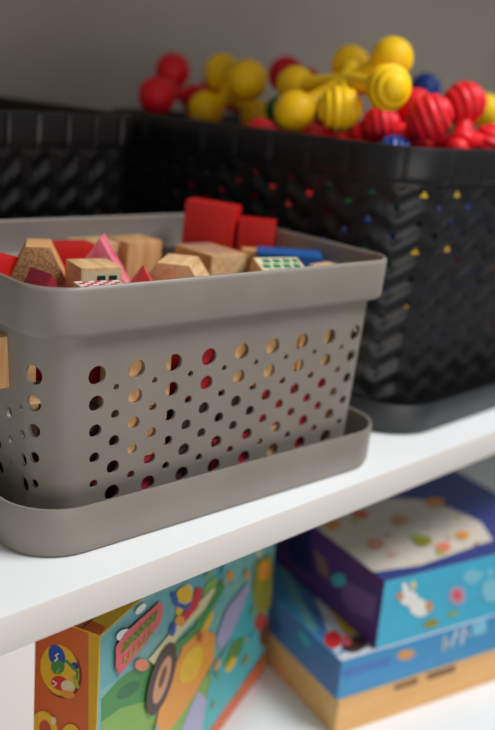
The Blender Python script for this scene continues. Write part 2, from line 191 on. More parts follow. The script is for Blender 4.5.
P_TOP=[('cream_grey',[(-1.22,3.48),(-0.03,1.48),(4.39,0.88),(13.37,1.89),(14.88,4.93),(14.23,8.19),(13.11,10.4),(9.37,12.47),(6.24,12.95),(1.27,10.95),(-0.52,9.23)]),('orange_red',[(5.93,9.81),(5.72,9.6),(5.45,9.45),(5.15,9.38),(4.87,9.39),(4.63,9.48),(4.46,9.64),(4.39,9.85),(4.41,10.09),(4.54,10.33),(4.74,10.54),(5.01,10.7),(5.31,10.77),(5.6,10.77),(5.84,10.68),(6.01,10.51),(6.09,10.29),(6.06,10.05)]),('orange',[(2.34,9.12),(2.11,8.87),(1.83,8.68),(1.53,8.57),(1.25,8.57),(1.02,8.65),(0.86,8.83),(0.81,9.07),(0.86,9.35),(1.0,9.63),(1.23,9.89),(1.52,10.08),(1.82,10.19),(2.11,10.21),(2.34,10.12),(2.5,9.94),(2.55,9.69),(2.5,9.4)]),('olive',[(7.95,3.63),(7.7,3.41),(7.38,3.25),(7.05,3.17),(6.74,3.18),(6.48,3.28),(6.31,3.46),(6.25,3.69),(6.3,3.96),(6.46,4.22),(6.71,4.44),(7.02,4.61),(7.36,4.69),(7.68,4.68),(7.94,4.58),(8.11,4.4),(8.17,4.16),(8.12,3.89)]),('salmon',[(8.79,2.18),(8.54,1.96),(8.26,1.79),(7.97,1.7),(7.71,1.7),(7.51,1.77),(7.4,1.93),(7.38,2.14),(7.46,2.38),(7.63,2.63),(7.88,2.85),(8.16,3.02),(8.45,3.12),(8.72,3.13),(8.92,3.05),(9.04,2.89),(9.05,2.67),(8.97,2.42)]),('orange',[(14.43,9.23),(14.16,9.02),(13.82,8.88),(13.45,8.82),(13.08,8.85),(12.76,8.97),(12.53,9.16),(12.41,9.4),(12.43,9.67),(12.57,9.92),(12.83,10.13),(13.17,10.28),(13.55,10.34),(13.93,10.31),(14.25,10.19),(14.49,9.99),(14.6,9.75),(14.58,9.48)]),('orange',[(11.94,3.23),(11.72,3.05),(11.46,2.92),(11.18,2.85),(10.92,2.86),(10.72,2.94),(10.59,3.09),(10.54,3.27),(10.6,3.49),(10.74,3.7),(10.96,3.88),(11.22,4.02),(11.51,4.08),(11.77,4.08),(11.98,4.0),(12.11,3.85),(12.15,3.66),(12.09,3.44)]),('tan',[(8.48,7.58),(8.21,7.33),(7.9,7.15),(7.58,7.04),(7.28,7.04),(7.04,7.13),(6.89,7.31),(6.84,7.55),(6.91,7.83),(7.09,8.12),(7.35,8.37),(7.66,8.56),(7.99,8.67),(8.3,8.68),(8.54,8.59),(8.69,8.41),(8.73,8.16),(8.66,7.87)]),('lime',[(7.52,4.56),(7.37,4.42),(7.19,4.32),(7.0,4.27),(6.82,4.27),(6.68,4.33),(6.58,4.43),(6.55,4.57),(6.59,4.73),(6.69,4.89),(6.84,5.03),(7.02,5.13),(7.21,5.19),(7.4,5.18),(7.54,5.13),(7.64,5.02),(7.66,4.88),(7.63,4.72)]),('tan',[(3.73,4.72),(3.5,4.5),(3.2,4.34),(2.89,4.26),(2.59,4.27),(2.34,4.37),(2.17,4.54),(2.1,4.77),(2.13,5.04),(2.27,5.3),(2.5,5.52),(2.79,5.69),(3.11,5.77),(3.42,5.77),(3.68,5.67),(3.85,5.49),(3.92,5.25),(3.88,4.98)])]
P_FRONT=[('white',[(3.85,-2.72),(3.73,-2.9),(3.49,-3.0),(3.16,-2.99),(2.79,-2.88),(2.42,-2.69),(2.1,-2.43),(1.86,-2.14),(1.73,-1.85),(1.72,-1.6),(1.84,-1.41),(2.08,-1.32),(2.39,-1.32),(2.76,-1.42),(3.13,-1.62),(3.46,-1.87),(3.71,-2.17),(3.84,-2.46)]),('white',[(5.06,-3.99),(4.87,-4.16),(4.58,-4.23),(4.22,-4.18),(3.84,-4.02),(3.48,-3.77),(3.18,-3.46),(2.99,-3.13),(2.92,-2.82),(2.99,-2.57),(3.17,-2.39),(3.45,-2.33),(3.81,-2.37),(4.19,-2.52),(4.55,-2.77),(4.85,-3.08),(5.05,-3.41),(5.12,-3.73)]),('tan',[(2.21,-1.84),(2.21,-1.96),(2.15,-2.06),(2.05,-2.11),(1.92,-2.13),(1.77,-2.09),(1.63,-2.01),(1.5,-1.9),(1.41,-1.77),(1.36,-1.64),(1.37,-1.52),(1.42,-1.42),(1.52,-1.37),(1.65,-1.35),(1.8,-1.39),(1.94,-1.46),(2.07,-1.57),(2.16,-1.7)]),('tan',[(5.55,-3.55),(5.56,-3.74),(5.51,-3.9),(5.42,-4.0),(5.28,-4.03),(5.13,-4.0),(4.97,-3.89),(4.83,-3.73),(4.72,-3.54),(4.66,-3.33),(4.65,-3.14),(4.69,-2.98),(4.79,-2.88),(4.92,-2.85),(5.07,-2.88),(5.23,-2.99),(5.38,-3.15),(5.49,-3.34)]),('cream',[(3.32,-1.15),(3.3,-1.29),(3.24,-1.4),(3.15,-1.47),(3.04,-1.48),(2.92,-1.44),(2.82,-1.35),(2.74,-1.22),(2.68,-1.06),(2.67,-0.91),(2.69,-0.76),(2.75,-0.65),(2.84,-0.59),(2.95,-0.57),(3.06,-0.61),(3.17,-0.7),(3.25,-0.84),(3.3,-0.99)]),('white',[(2.46,-0.99),(2.53,-1.16),(2.55,-1.31),(2.54,-1.42),(2.47,-1.49),(2.38,-1.5),(2.25,-1.45),(2.12,-1.35),(1.99,-1.21),(1.89,-1.05),(1.82,-0.88),(1.79,-0.73),(1.81,-0.62),(1.87,-0.56),(1.97,-0.55),(2.09,-0.59),(2.22,-0.69),(2.35,-0.83)]),('olive',[(6.47,-5.18),(6.49,-5.32),(6.4,-5.44),(6.22,-5.53),(5.96,-5.57),(5.67,-5.57),(5.38,-5.51),(5.11,-5.41),(4.91,-5.29),(4.8,-5.15),(4.79,-5.01),(4.87,-4.89),(5.05,-4.8),(5.3,-4.75),(5.59,-4.76),(5.89,-4.81),(6.15,-4.91),(6.36,-5.04)]),('lavender',[(9.14,-3.36),(9.15,-3.69),(9.02,-3.94),(8.79,-4.1),(8.46,-4.14),(8.1,-4.05),(7.73,-3.85),(7.41,-3.56),(7.18,-3.22),(7.05,-2.87),(7.05,-2.55),(7.17,-2.3),(7.4,-2.14),(7.72,-2.11),(8.08,-2.19),(8.44,-2.38),(8.77,-2.66),(9.01,-3.0)]),('pink',[(8.67,-3.25),(8.68,-3.45),(8.61,-3.6),(8.48,-3.7),(8.31,-3.72),(8.1,-3.68),(7.9,-3.56),(7.72,-3.39),(7.58,-3.19),(7.51,-2.98),(7.5,-2.79),(7.57,-2.63),(7.7,-2.54),(7.87,-2.51),(8.07,-2.56),(8.28,-2.67),(8.46,-2.84),(8.6,-3.04)]),('lime',[(8.62,-4.81),(8.62,-4.88),(8.54,-4.94),(8.38,-4.98),(8.18,-5.0),(7.96,-5.0),(7.74,-4.97),(7.54,-4.92),(7.4,-4.86),(7.33,-4.78),(7.34,-4.71),(7.42,-4.65),(7.57,-4.61),(7.77,-4.59),(7.99,-4.59),(8.21,-4.62),(8.41,-4.67),(8.55,-4.73)]),('aqua2',[(13.29,-3.84),(13.31,-4.24),(13.18,-4.56),(12.91,-4.76),(12.53,-4.81),(12.1,-4.71),(11.67,-4.47),(11.28,-4.12),(10.99,-3.7),(10.83,-3.27),(10.82,-2.88),(10.95,-2.56),(11.21,-2.36),(11.58,-2.31),(12.0,-2.4),(12.44,-2.63),(12.83,-2.98),(13.12,-3.4)])]
P_LEFT=[('purple_light',[(4.68,-2.46),(0.64,-1.86),(0.75,-3.91),(3.53,-4.81),(5.08,-4.09)]),('brown_tan',[(9.5,-1.96),(7.64,-2.15),(6.64,-3.53),(8.4,-3.71)]),('aqua',[(4.68,-2.46),(4.69,-2.7),(4.82,-2.96),(5.03,-3.22),(5.31,-3.46),(5.63,-3.63),(5.94,-3.73),(6.21,-3.73),(6.41,-3.63),(6.5,-3.46),(6.48,-3.22),(6.36,-2.95),(6.14,-2.68),(5.85,-2.45),(5.53,-2.28),(5.23,-2.19),(4.96,-2.2),(4.77,-2.29)]),('navy',[(13.79,-3.33),(10.22,-0.58),(9.2,-4.43),(12.69,-4.79)]),('plum',[(8.18,-0.3),(4.68,-0.49),(0.28,-0.65),(-0.15,0.05),(4.19,0.25),(7.64,0.46)])]
B_FRONT=[('white2',[(-0.74,7.56),(2.62,7.72),(8.86,7.55),(14.95,7.92),(15.06,7.41),(8.95,7.05),(2.7,7.24),(-0.66,7.01)]),('tan',[(7.47,5.59),(7.49,5.41),(7.4,5.26),(7.2,5.16),(6.93,5.11),(6.61,5.12),(6.28,5.2),(5.98,5.32),(5.76,5.48),(5.63,5.66),(5.61,5.84),(5.7,5.98),(5.89,6.09),(6.16,6.14),(6.48,6.13),(6.81,6.06),(7.1,5.93),(7.33,5.77)]),('orange',[(6.64,5.69),(6.63,5.6),(6.57,5.53),(6.46,5.5),(6.32,5.5),(6.17,5.55),(6.02,5.62),(5.89,5.72),(5.8,5.83),(5.76,5.94),(5.77,6.03),(5.83,6.1),(5.93,6.13),(6.07,6.13),(6.22,6.09),(6.37,6.01),(6.5,5.91),(6.59,5.8)]),('blue2',[(-0.05,6.02),(4.92,5.98),(5.05,5.2),(0.07,5.17)]),('white2',[(10.87,4.79),(10.74,6.17),(11.64,4.96),(12.09,6.46),(11.74,6.66),(11.42,5.27),(10.5,6.48),(10.51,4.93)]),('white2',[(12.87,4.92),(12.82,6.61),(13.34,5.54),(13.64,5.59),(12.52,6.89),(12.5,5.07)]),('aqua2',[(13.34,7.35),(15.09,7.31),(15.5,5.43),(13.98,5.44)])]
W_FRONT=[('stamp',[(5.85,2.49),(5.77,3.26),(5.89,3.14),(5.95,2.47),(6.13,2.41),(6.06,3.13),(5.6,3.37),(5.67,2.56)]),('stamp',[(6.34,2.5),(6.26,3.26),(6.38,3.14),(6.44,2.48),(6.62,2.41),(6.55,3.13),(6.08,3.38),(6.16,2.56)]),('stamp',[(6.84,2.5),(6.75,3.27),(6.88,3.15),(6.94,2.48),(7.12,2.41),(7.04,3.14),(6.58,3.38),(6.66,2.56)]),('stamp',[(7.34,2.5),(7.25,3.28),(7.37,3.15),(7.44,2.48),(7.62,2.42),(7.54,3.14),(7.07,3.39),(7.15,2.57)]),('stamp',[(7.84,2.5),(7.75,3.28),(7.87,3.16),(7.94,2.48),(8.12,2.42),(8.04,3.15),(7.57,3.39),(7.65,2.57)]),('stamp',[(9.36,2.51),(9.26,3.3),(9.39,3.17),(9.46,2.49),(9.65,2.43),(9.57,3.16),(9.08,3.41),(9.17,2.58)]),('stamp',[(9.88,2.52),(9.77,3.3),(9.91,3.18),(9.98,2.5),(10.17,2.43),(10.08,3.17),(9.59,3.42),(9.69,2.58)]),('stamp',[(10.39,2.52),(10.29,3.31),(10.42,3.19),(10.5,2.5),(10.69,2.43),(10.6,3.17),(10.11,3.43),(10.2,2.59)]),('stamp',[(10.92,2.52),(10.81,3.32),(10.95,3.19),(11.02,2.5),(11.21,2.44),(11.12,3.18),(10.62,3.43),(10.72,2.59)]),('stamp',[(11.44,2.53),(11.33,3.32),(11.47,3.2),(11.55,2.51),(11.74,2.44),(11.65,3.18),(11.14,3.44),(11.25,2.59)]),('stamp',[(11.97,2.53),(11.86,3.33),(12.0,3.2),(12.08,2.51),(12.27,2.44),(12.18,3.19),(11.67,3.44),(11.77,2.6)])]
B_TOP=[('white2',[(6.32,15.52),(8.47,13.64),(2.54,2.11),(0.05,0.98),(2.24,6.99)]),('white2',[(-0.1,0.76),(4.74,1.78),(18.77,1.84),(17.72,0.18),(9.95,-0.13),(3.81,0.08),(-0.05,0.03)]),('sideblue',[(5.85,17.8),(6.71,16.82),(2.36,6.12),(-0.03,0.73),(1.04,7.49)]),('navy',[(6.62,19.01),(8.91,17.68),(6.23,14.53),(5.24,15.94)]),('yellow',[(3.72,8.08),(4.47,5.73),(4.4,1.62),(2.52,3.03)]),('red',[(1.78,2.43),(1.49,2.1),(1.15,1.84),(0.81,1.69),(0.5,1.67),(0.27,1.77),(0.13,1.98),(0.11,2.29),(0.21,2.65),(0.42,3.02),(0.71,3.36),(1.05,3.63),(1.4,3.79),(1.71,3.82),(1.95,3.71),(2.09,3.49),(2.1,3.18),(2.0,2.81)]),('wheel',[(3.44,1.31),(3.17,1.0),(2.8,0.76),(2.37,0.6),(1.94,0.54),(1.54,0.6),(1.23,0.76),(1.05,1.01),(1.01,1.31),(1.13,1.64),(1.38,1.95),(1.74,2.2),(2.17,2.37),(2.62,2.43),(3.03,2.38),(3.35,2.21),(3.53,1.96),(3.56,1.64)]),('pink',[(2.46,1.99),(2.29,1.81),(2.1,1.67),(1.91,1.58),(1.74,1.57),(1.6,1.63),(1.53,1.75),(1.52,1.91),(1.58,2.11),(1.7,2.32),(1.86,2.51),(2.05,2.65),(2.25,2.74),(2.43,2.75),(2.56,2.7),(2.63,2.57),(2.64,2.4),(2.58,2.2)]),('teal2',[(2.68,13.99),(3.94,14.26),(0.77,4.39),(-0.17,4.18)])]

# ------------------------------------------------------------------ setting
def struct(name, *boxes, m=white, bev=.0008):
    bm = bmesh.new()
    for b in boxes: add_box(bm, *[v*CM for v in b], bev=bev)
    o = link(name, bm, [m, edge_band], smooth=True)
    if name in ('trim_1', 'trim_2'):
        for p in o.data.polygons:
            if p.normal.y < -.9: p.material_index = 1
    return tag(o, kind='structure')
struct('trim_1', (-70,190,0,66,-2.1,0))                     # the shelf board the baskets stand on
bpy.data.objects['trim_1']['label'] = 'white shelf board carrying the baskets'
struct('trim_2', (-13.4,-10.75,0,66,-24,-2.1))                # upright under it
struct('floor', (-70,190,-6,66,-26.1,-24))
struct('wall_back', (-70,190,66,68,-26.1,50), m=wallm)
struct('trim_3', (-72,-70,0,68,-26.1,50)); struct('trim_4', (190,192,0,68,-26.1,50))
struct('unseen_upper_shelf', (-72,192,0,68,50,52.1))  # unseen upper shelf board, added to keep the back dark
bm = bmesh.new(); add_lathe(bm, [(0,.0035),(.0006,.0032),(.0008,.001),(-.002,.0008)], (0,0,0), (0,-1,0), 16)
o = link('screw_cap', bm, mat('cap_grey', s(120,110,104), .5), smooth=True); o.location = (1.055, .6598, .352)
tag(o, 'small dark round screw cap in the grey back panel above the toys', 'screw cap')

# ------------------------------------------------------------------ taupe basket
bas = thing('storage_basket', 'taupe grey plastic basket with round holes, full of wooden blocks', 'basket', T(4.9, 13.25, .27), YT)
W, D, R0 = 26.0, 19.0, 2.6
bm = bmesh.new()
HZ = 11.7
def bi(z): return .62*(1-(z/HZ))                           # taper
out = [ring(W, D, R0, bi(0)+.25, 0, 10)] + [ring(W, D, R0, bi(z), z, 10) for z in (.25, 2, 4, 6, 8, 10, HZ)]
inn = [ring(W, D, R0, bi(z)+.2, z, 10) for z in (HZ, 10, 8, 6, 4, 2, .35)]
loft(bm, out+inn)
body = link('body', bm, taupe, bas)
# holes: columns of shrinking holes alternate with columns of growing ones
cut = bmesh.new()
def cutter(p, d, r, L=.008):
    d = Vector(d).normalized(); add_lathe(cut, [(-L, r), (L, r)], p, d, 20)
cx, cy = 4.9, 13.25
RA = [.55, .465, .395, .325, .255]; RB = [.19, .265, .345, .415, .485]
for side in (-1, 1):
    for i in range(9):
        for k in range(5):
            x = -4.80 + i*2.5525 - cx; x *= 1 - .006*k; z = 9.5 - 1.62*k - .27
            cutter((x*CM, side*(D/2-.25)*CM, z*CM), (0,1,0), RA[k]*CM)
            if i < 8:
                cutter(((x+1.28)*CM, side*(D/2-.25)*CM, (z-.85)*CM), (0,1,0), RB[k]*CM)
    # end faces: V of holes below the hand hole
    for m in (-1, 1):
        for k in range(5):
            cutter((side*(W/2-.62-.03*k)*CM, m*(7.75-.03*k)*CM, (9.25-1.58*k)*CM), (side,m*.45,0), RA[k]*CM)
        for k in range(1, 5):
            cutter((side*(W/2-.3)*CM, m*(6.8)*CM, (8.57-1.5*k)*CM), (1,0,0), (.21+.075*(k-1))*CM)
        for k, (yy, zz, rr) in enumerate([(5.35,6.35,.33),(5.35,4.75,.27),(5.35,3.25,.22),(3.85,5.5,.28),(3.85,3.95,.36),(3.85,2.45,.45),(2.5,6.3,.33),(2.5,4.7,.27),(2.5,3.25,.22),(1.15,5.5,.28),(1.15,3.95,.36),(1.15,2.45,.45)]):
            cutter((side*(W/2-.3)*CM, m*yy*CM, zz*CM), (1,0,0), rr*CM)
    # oblong hand hole
    add_prism(cut, [(a*CM+.0, b*CM) for a, b in [(q[0]*1.0, q[1]) for q in rrect(-5.75, 5.75, 7.75, 11.0, .6, 6)]], 0, side*(W/2+.6)*CM-.012, side*(W/2+.6)*CM+.004)
bmesh.ops.recalc_face_normals(cut, faces=cut.faces)
cm_ = bpy.data.meshes.new('cut'); cut.to_mesh(cm_); cut.free(); co = bpy.data.objects.new('cut', cm_); COL.objects.link(co); co.parent = bas
md = body.modifiers.new('b', 'BOOLEAN'); md.operation = 'DIFFERENCE'; md.object = co; md.solver = 'EXACT'
dg = bpy.context.evaluated_depsgraph_get(); dg.update()
nm = bpy.data.meshes.new_from_object(body.evaluated_get(dg)); body.modifiers.clear(); body.data = nm; nm.name = 'body'
bpy.data.objects.remove(co)
nm.materials.clear(); nm.materials.append(taupe)
for p in nm.polygons: p.use_smooth = True; p.material_index = 0
nm.set_sharp_from_angle(angle=radians(30))
bm = bmesh.new()
w, d, r = 27.3, 20.3, 2.5
HT = 14.28
pr = [(.62, HZ-.1), (.22, HZ-.1), (.14, HZ+.02), (.10, HZ+.2), (0, HT-.25), (.03, HT-.1), (.12, HT), (.24, HT), (.33, HT-.1), (.36, HT-.3), (.62, HZ+.4), (.86, HZ+.1), (.86, HZ-.1)]
loft(bm, [ring(w, d, r, a, z, 10) for a, z in pr], closed=True)
link('rim', bm, taupe, bas, smooth=True)
# tray (its lid, used as a tray)
tray = thing('basket_tray', 'shallow taupe plastic tray the perforated basket stands in', 'tray', T(4.6, 13.15, 0), YT)
def make_tray(par, w, d, r, h, m, fl=.2, t=.25):
    bm = bmesh.new()
    pr = [(fl+.45, 0), (fl+.1, .1), (fl, .35), (0, h-.12), (.04, h), (t-.06, h), (t, h-.1), (fl+t, .45), (fl+t+.4, t), ]
    loft(bm, [ring(w, d, r, a, z, 10) for a, z in pr])
    link('tray_body', bm, m, par, smooth=True)
make_tray(tray, 28.4, 21.8, 3.5, 2.85, taupe, fl=.06)

# ------------------------------------------------------------------ black woven baskets
def black_basket(par, w, d, htop, first=None):
    """body with chevron weave relief and openings, smooth rim band"""
    r = 4.4; zb, zt = .3, 19.0; tap = 1.1
    base = rrect(-w/2, w/2, -d/2, d/2, r, 24)
    # resample by arc length
    P0 = base + [base[0]]; L = [0]
    for a, b in zip(P0[:-1], P0[1:]): L.append(L[-1] + sqrt((a[0]-b[0])**2+(a[1]-b[1])**2))
    n = int(L[-1]/.21); per = L[-1]; ncol = round(per/4.0); cw = per/ncol
    pts = []; j = 0
    for i in range(n):
        q = i/n*per
        while L[j+1] < q: j += 1
        t = (q-L[j])/(L[j+1]-L[j]); x = P0[j][0]+(P0[j+1][0]-P0[j][0])*t; y = P0[j][1]+(P0[j+1][1]-P0[j][1])*t
        pts.append((x, y, q))
    # arc position of the corner middle (front left): shift so a chevron sits on it
    ci = min(range(n), key=lambda i: (pts[i][0]+w/2)**2+(pts[i][1]+d/2)**2); q0 = pts[ci][2]
    nz = 88; bm = bmesh.new(); G = []
    def cell(q, z):
        u = ((q-q0)/cw) % 1.0; tri = abs(u-.5)*2                 # 1 at the chevron tip column .. 0 between
        t = ((z - (1-tri)*1.15)/2.1) % 1.0
        return u, tri, t
    def nrm(i):
        a, b = pts[i-1], pts[(i+1) % n]; tx, ty = b[0]-a[0], b[1]-a[1]; l = sqrt(tx*tx+ty*ty); return ty/l, -tx/l
    for k in range(nz+1):
        z = zb + (zt-zb)*k/nz; row = []
        for i in range(n):
            x, y, q = pts[i]; u, tri, t = cell(q, z); nx, ny = nrm(i)
            h = .26*max(0, cos((t-.5)*2*pi)*.5+.5)**1.3                    # rounded strand
            h *= .55+.45*abs(cos(2*pi*u))**.5 if True else 1
            if k < 3 or k > nz-3: h = .12
            sc = 1 - (1 - z/zt)*tap*2/w; sd = 1 - (1 - z/zt)*tap*2/d
            row.append(bm.verts.new(((x*sc+nx*h)*CM, (y*sd+ny*h)*CM, z*CM)))
        G.append(row)
    for k in range(nz):
        z = zb + (zt-zb)*(k+.5)/nz
        for i in range(n):
            q = (i+.5)/n*per; u, tri, t = cell(q, z)
            if 3 <= k < nz-3:
                m = min(t, 1-t)*2.1          # distance to groove
                e = min(abs(u-.0), abs(u-.5), abs(u-1))*cw   # distance to fold column
                if m < .22 and e < .30 and m/.22+e/.30 < 1.05: continue
            bm.faces.new((G[k][i], G[k][(i+1) % n], G[k+1][(i+1) % n], G[k+1][i]))
    bot = [bm.verts.new(v.co + Vector((0,0,-.0005))) for v in G[0]]
    bm.faces.new(bot[::-1])
    for i in range(n): bm.faces.new((bot[i], bot[(i+1) % n], G[0][(i+1) % n], G[0][i]))
    link('woven_body', bm, blackp, par, smooth=True)
    # rim band with vertical notches
    bm = bmesh.new(); m = 4; N = n//m*m
    prof = [(.1, zt-.3), (-.35, zt-.3), (-.5, zt-.1), (-.55, zt+.2), (-.6, htop-.3), (-.5, htop-.05), (-.3, htop), (-.05, htop-.05), (.05, htop-.3), (.1, zt)]
    rings = []
    for a, z in prof:
        rr = []
        for i in range(n):
            x, y, q = pts[i]; nx, ny = nrm(i)
            g = ((q-q0)/cw*1.0) % 1.0; notch = .10 if (a < -.4 and min(g, 1-g) < .035) else 0
            wv = .07*(floor((q-q0)/cw) % 2) if a < -.4 else 0
            k_ = -a - notch - wv; rr.append(((x+nx*k_)*CM, (y+ny*k_)*CM, z*CM))
        rings.append(rr)
    loft(bm, rings, closed=True)
    link('rim', bm, blackp, par, smooth=True)
BW, BD = 34.0, 38.0
bk = thing('woven_basket', 'black woven-look plastic basket heaped with knobbed toy connectors', 'basket', (.382, .2320, .003), 0)
black_basket(bk, BW-1.4, BD-1.4, 21.35)
t2 = thing('basket_tray', 'black plastic tray under the basket of knobbed toys', 'tray', (.3935, .2200, 0), 0)
make_tray(t2, 34.6, 38.4, 4.6, 2.45, blacklid, fl=.12)
bk2 = thing('woven_basket', 'black woven-look plastic basket behind the taupe basket, in shadow', 'basket', (.0070, .4640, .003), 0)
for ch in [c for c in COL.objects if c.parent == bk]:
    c = ch.copy(); c.parent = bk2; COL.objects.link(c)
bk2.scale = (.66, .95, 1)
bk2.location = (.066, .462, .003)

# ------------------------------------------------------------------ wooden blocks in the taupe basket
def block(label, x, y, z, sx, sy, sz, m, yaw=0, rx=0, ry=0, shape='box', printsfn=None, group=None, m2=None, name='wooden_block', bev=.07):
    bm = bmesh.new(); mats = [m] + ([m2] if m2 else [])
    a, b, c = sx*CM/2, sy*CM/2, sz*CM
    if shape == 'box': add_box(bm, -a, a, -b, b, 0, c, bev=bev*CM)
    elif shape == 'prism': add_prism(bm, [(-a, 0), (a, 0), (0, c)], 1, -b, b, bev=bev*CM)
    elif shape == 'house': add_prism(bm, [(-a, 0), (a, 0), (a, c*.55), (a*.45, c), (-a*.45, c), (-a, c*.55)], 1, -b, b, bev=bev*CM)
    elif shape == 'arch':
        n = 10; poly = [(-a, 0), (-a*.55, 0)] + [(-a*.55*cos(pi*k/n), c*.55*sin(pi*k/n)) for k in range(1, n)] + [(a*.55, 0), (a, 0), (a, c*.7), (a*.6, c), (-a*.6, c), (-a, c*.7)]
        add_prism(bm, poly, 1, -b, b, bev=.04*CM)
    bm.normal_update()
    if m2:
        for f in bm.faces:
            if f.normal.y < -.85 or f.normal.y > .85: f.material_index = 1
    if printsfn: printsfn(bm, mats, a, b, c)
    o = link(name, bm, mats, smooth=True)
    o.location = T(x, y, z); o.rotation_euler = (radians(rx), radians(ry), YT + radians(yaw))
    return tag(o, label, 'toy block', group)
def scribble(bm, mats, a, b, c):
    rnd = random.Random(3); sh = []
    for i in range(11):
        u = -a*.8; v = -b*.85 + i*b*.17
        for k in range(8):
            x0 = u + k*a*.2; y0 = v + rnd.uniform(-.0008, .0008)
            sh.append(('s', [(x0, y0), (x0+a*.15, y0+rnd.uniform(-.001,.001)), (x0+a*.15, y0+.0013), (x0, y0+.0015)]))
    mp = {'s': P['scribble']}
    prints2(bm, mats, [(mp[m], p) for m, p in sh], lambda u, v, h: (u, v, c+h))
def prints2(bm, mats, shapes, conv):
    for i, (m, poly) in enumerate(shapes):
        if m not in mats: mats.append(m)
        f = bm.faces.new([bm.verts.new(conv(u, v, .00008+.00001*(i % 3))) for u, v in poly]); f.material_index = mats.index(m)
def checks(ma, mb, nu, nv, skew=0):
    def fn(bm, mats, a, b, c):
        sh = [(mb, [(-a*.94,-b*.94),(a*.94,-b*.94),(a*.94,b*.94),(-a*.94,b*.94)])]
        for i in range(nu):
            for j in range(nv):
                if (i+j) % 2 and not skew: continue
                u0 = -a*.9+i*1.8*a/nu; v0 = -b*.9+j*1.8*b/nv; g = .12 if skew else 0
                du, dv = 1.8*a/nu, 1.8*b/nv; u0 += (j % 2)*du*.35*(1 if skew else 0)
                if u0+du > a*.94: du = a*.94-u0
                if du <= 0: continue
                sh.append((ma, [(u0+du*g, v0+dv*g), (u0+du*(1-g), v0+dv*g), (u0+du*(1-g), v0+dv*(1-g)), (u0+du*g, v0+dv*(1-g))]))
        for i, (m, p) in enumerate(sh):
            if m not in mats: mats.append(m)
            f = bm.faces.new([bm.verts.new((u, v, c + (.00006 if i == 0 else .00014))) for u, v in p]); f.material_index = mats.index(m)
    return fn
def checks_end(ma, mb, nu, nv):
    def fn(bm, mats, a, b, c):
        sh = [(mb, [(-b*.9, c*.06), (b*.9, c*.06), (b*.9, c*.94), (-b*.9, c*.94)])]
        for i in range(nu):
            for j in range(nv):
                u0 = -b*.85+i*1.7*b/nu; v0 = c*.1+j*.8*c/nv; du, dv = 1.7*b/nu, .8*c/nv
                if (i+j) % 3 == 2: continue
                sh.append((ma, [(u0+du*.1, v0+dv*.14), (u0+du*.82, v0+dv*.14), (u0+du*.82, v0+dv*.86), (u0+du*.1, v0+dv*.86)]))
        for i, (m, p) in enumerate(sh):
            if m not in mats: mats.append(m)
            f = bm.faces.new([bm.verts.new((u*a/b, -b - (.00006 if i == 0 else .00014), v)) for u, v in p]); f.material_index = mats.index(m)
    return fn
B = block
B('tall bright red block standing upright at the back of the taupe basket', 14.6, 19.0, 10.2, 3.9, 2.0, 5.9, redw, -56, ry=3)
B('smaller bright red block upright beside the tall red one', 17.0, 16.1, 10.2, 2.7, 1.6, 5.0, redw, -50)
B('wooden block with blue scribbled print on top, in front of the tall red block', 12.1, 15.6, 10.15, 3.1, 4.5, 3.1, woodm, -2, printsfn=scribble, m2=woodp)
B('plain beech cube between the pink wedge and the scribbled block', 8.6, 20.3, 10.15, 3.1, 2.8, 3.2, woodz, 3, m2=woodz)
B('plain beech block at the back rim behind the pink wedge', 5.5, 21.0, 10.15, 3.0, 2.6, 3.1, woodp, 2)
B('flat wooden plank lying between the small red and blue blocks', 15.9, 13.5, 10.15, 3.9, 1.3, 3.2, woodx, -36)
B('blue painted block beside the green tiled one', 15.5, 10.9, 10.15, 4.6, 2.8, 3.6, bluew, -40)
B('wooden block with green tile pattern against the front rim', 11.9, 8.3, 10.75, 3.4, 2.9, 2.9, woodp, -14, rx=20, printsfn=checks(P['tilegreen'], P['tilewhite'], 4, 4, 1), m2=endg)
B('small tan block peeping over the front rim right of the green tiled one', 15.8, 7.2, 10.15, 2.2, 1.9, 3.3, woodp, 10)
B('pale chamfered beech block against the front rim left of the scribbled block', 4.9, 10.0, 10.2, 4.4, 3.4, 3.8, woodp, -48, shape='house')
B('pink streaked triangular block pointing up', 1.9, 14.2, 10.15, 5.8, 1.9, 4.8, pinkw, -42, shape='prism')
B('coral red wedge block low at the front rim', 1.4, 8.8, 10.15, 5.0, 2.0, 3.8, coralw, -32, shape='prism', bev=.05)
B('tan block with dark green and white checks on its end', -.5, 11.3, 10.25, 2.6, 2.7, 3.6, woodp, -12, printsfn=checks_end(P['dgreen'], P['tilewhite'], 3, 3))
B('block with red, white and pale blue checks at the front rim', -2.2, 7.6, 10.15, 2.8, 2.4, 3.25, woodp, -12, printsfn=checks(P['chkred'], P['white'], 7, 6))
B('magenta wedge block in front of the rough tan block', -4.3, 10.9, 10.15, 3.6, 2.2, 3.6, magw, 5, shape='prism')
B('rough grained tan chunky block leaning at the left', -2.2, 15.0, 10.3, 3.3, 3.0, 4.2, woodm, -30, shape='house', m2=endg)
B('red block at the left end of the taupe basket', -5.5, 16.2, 10.15, 2.9, 3.6, 3.6, redw, 14)
B('red block behind the rough tan block', 2.1, 18.4, 10.15, 3.2, 2.4, 3.5, redw, -5)
B('wooden block poking out of the hand hole in the basket end', -7.5, 8.95, 8.15, 2.4, 2.4, 2.9, woodz, 4, m2=woodz)
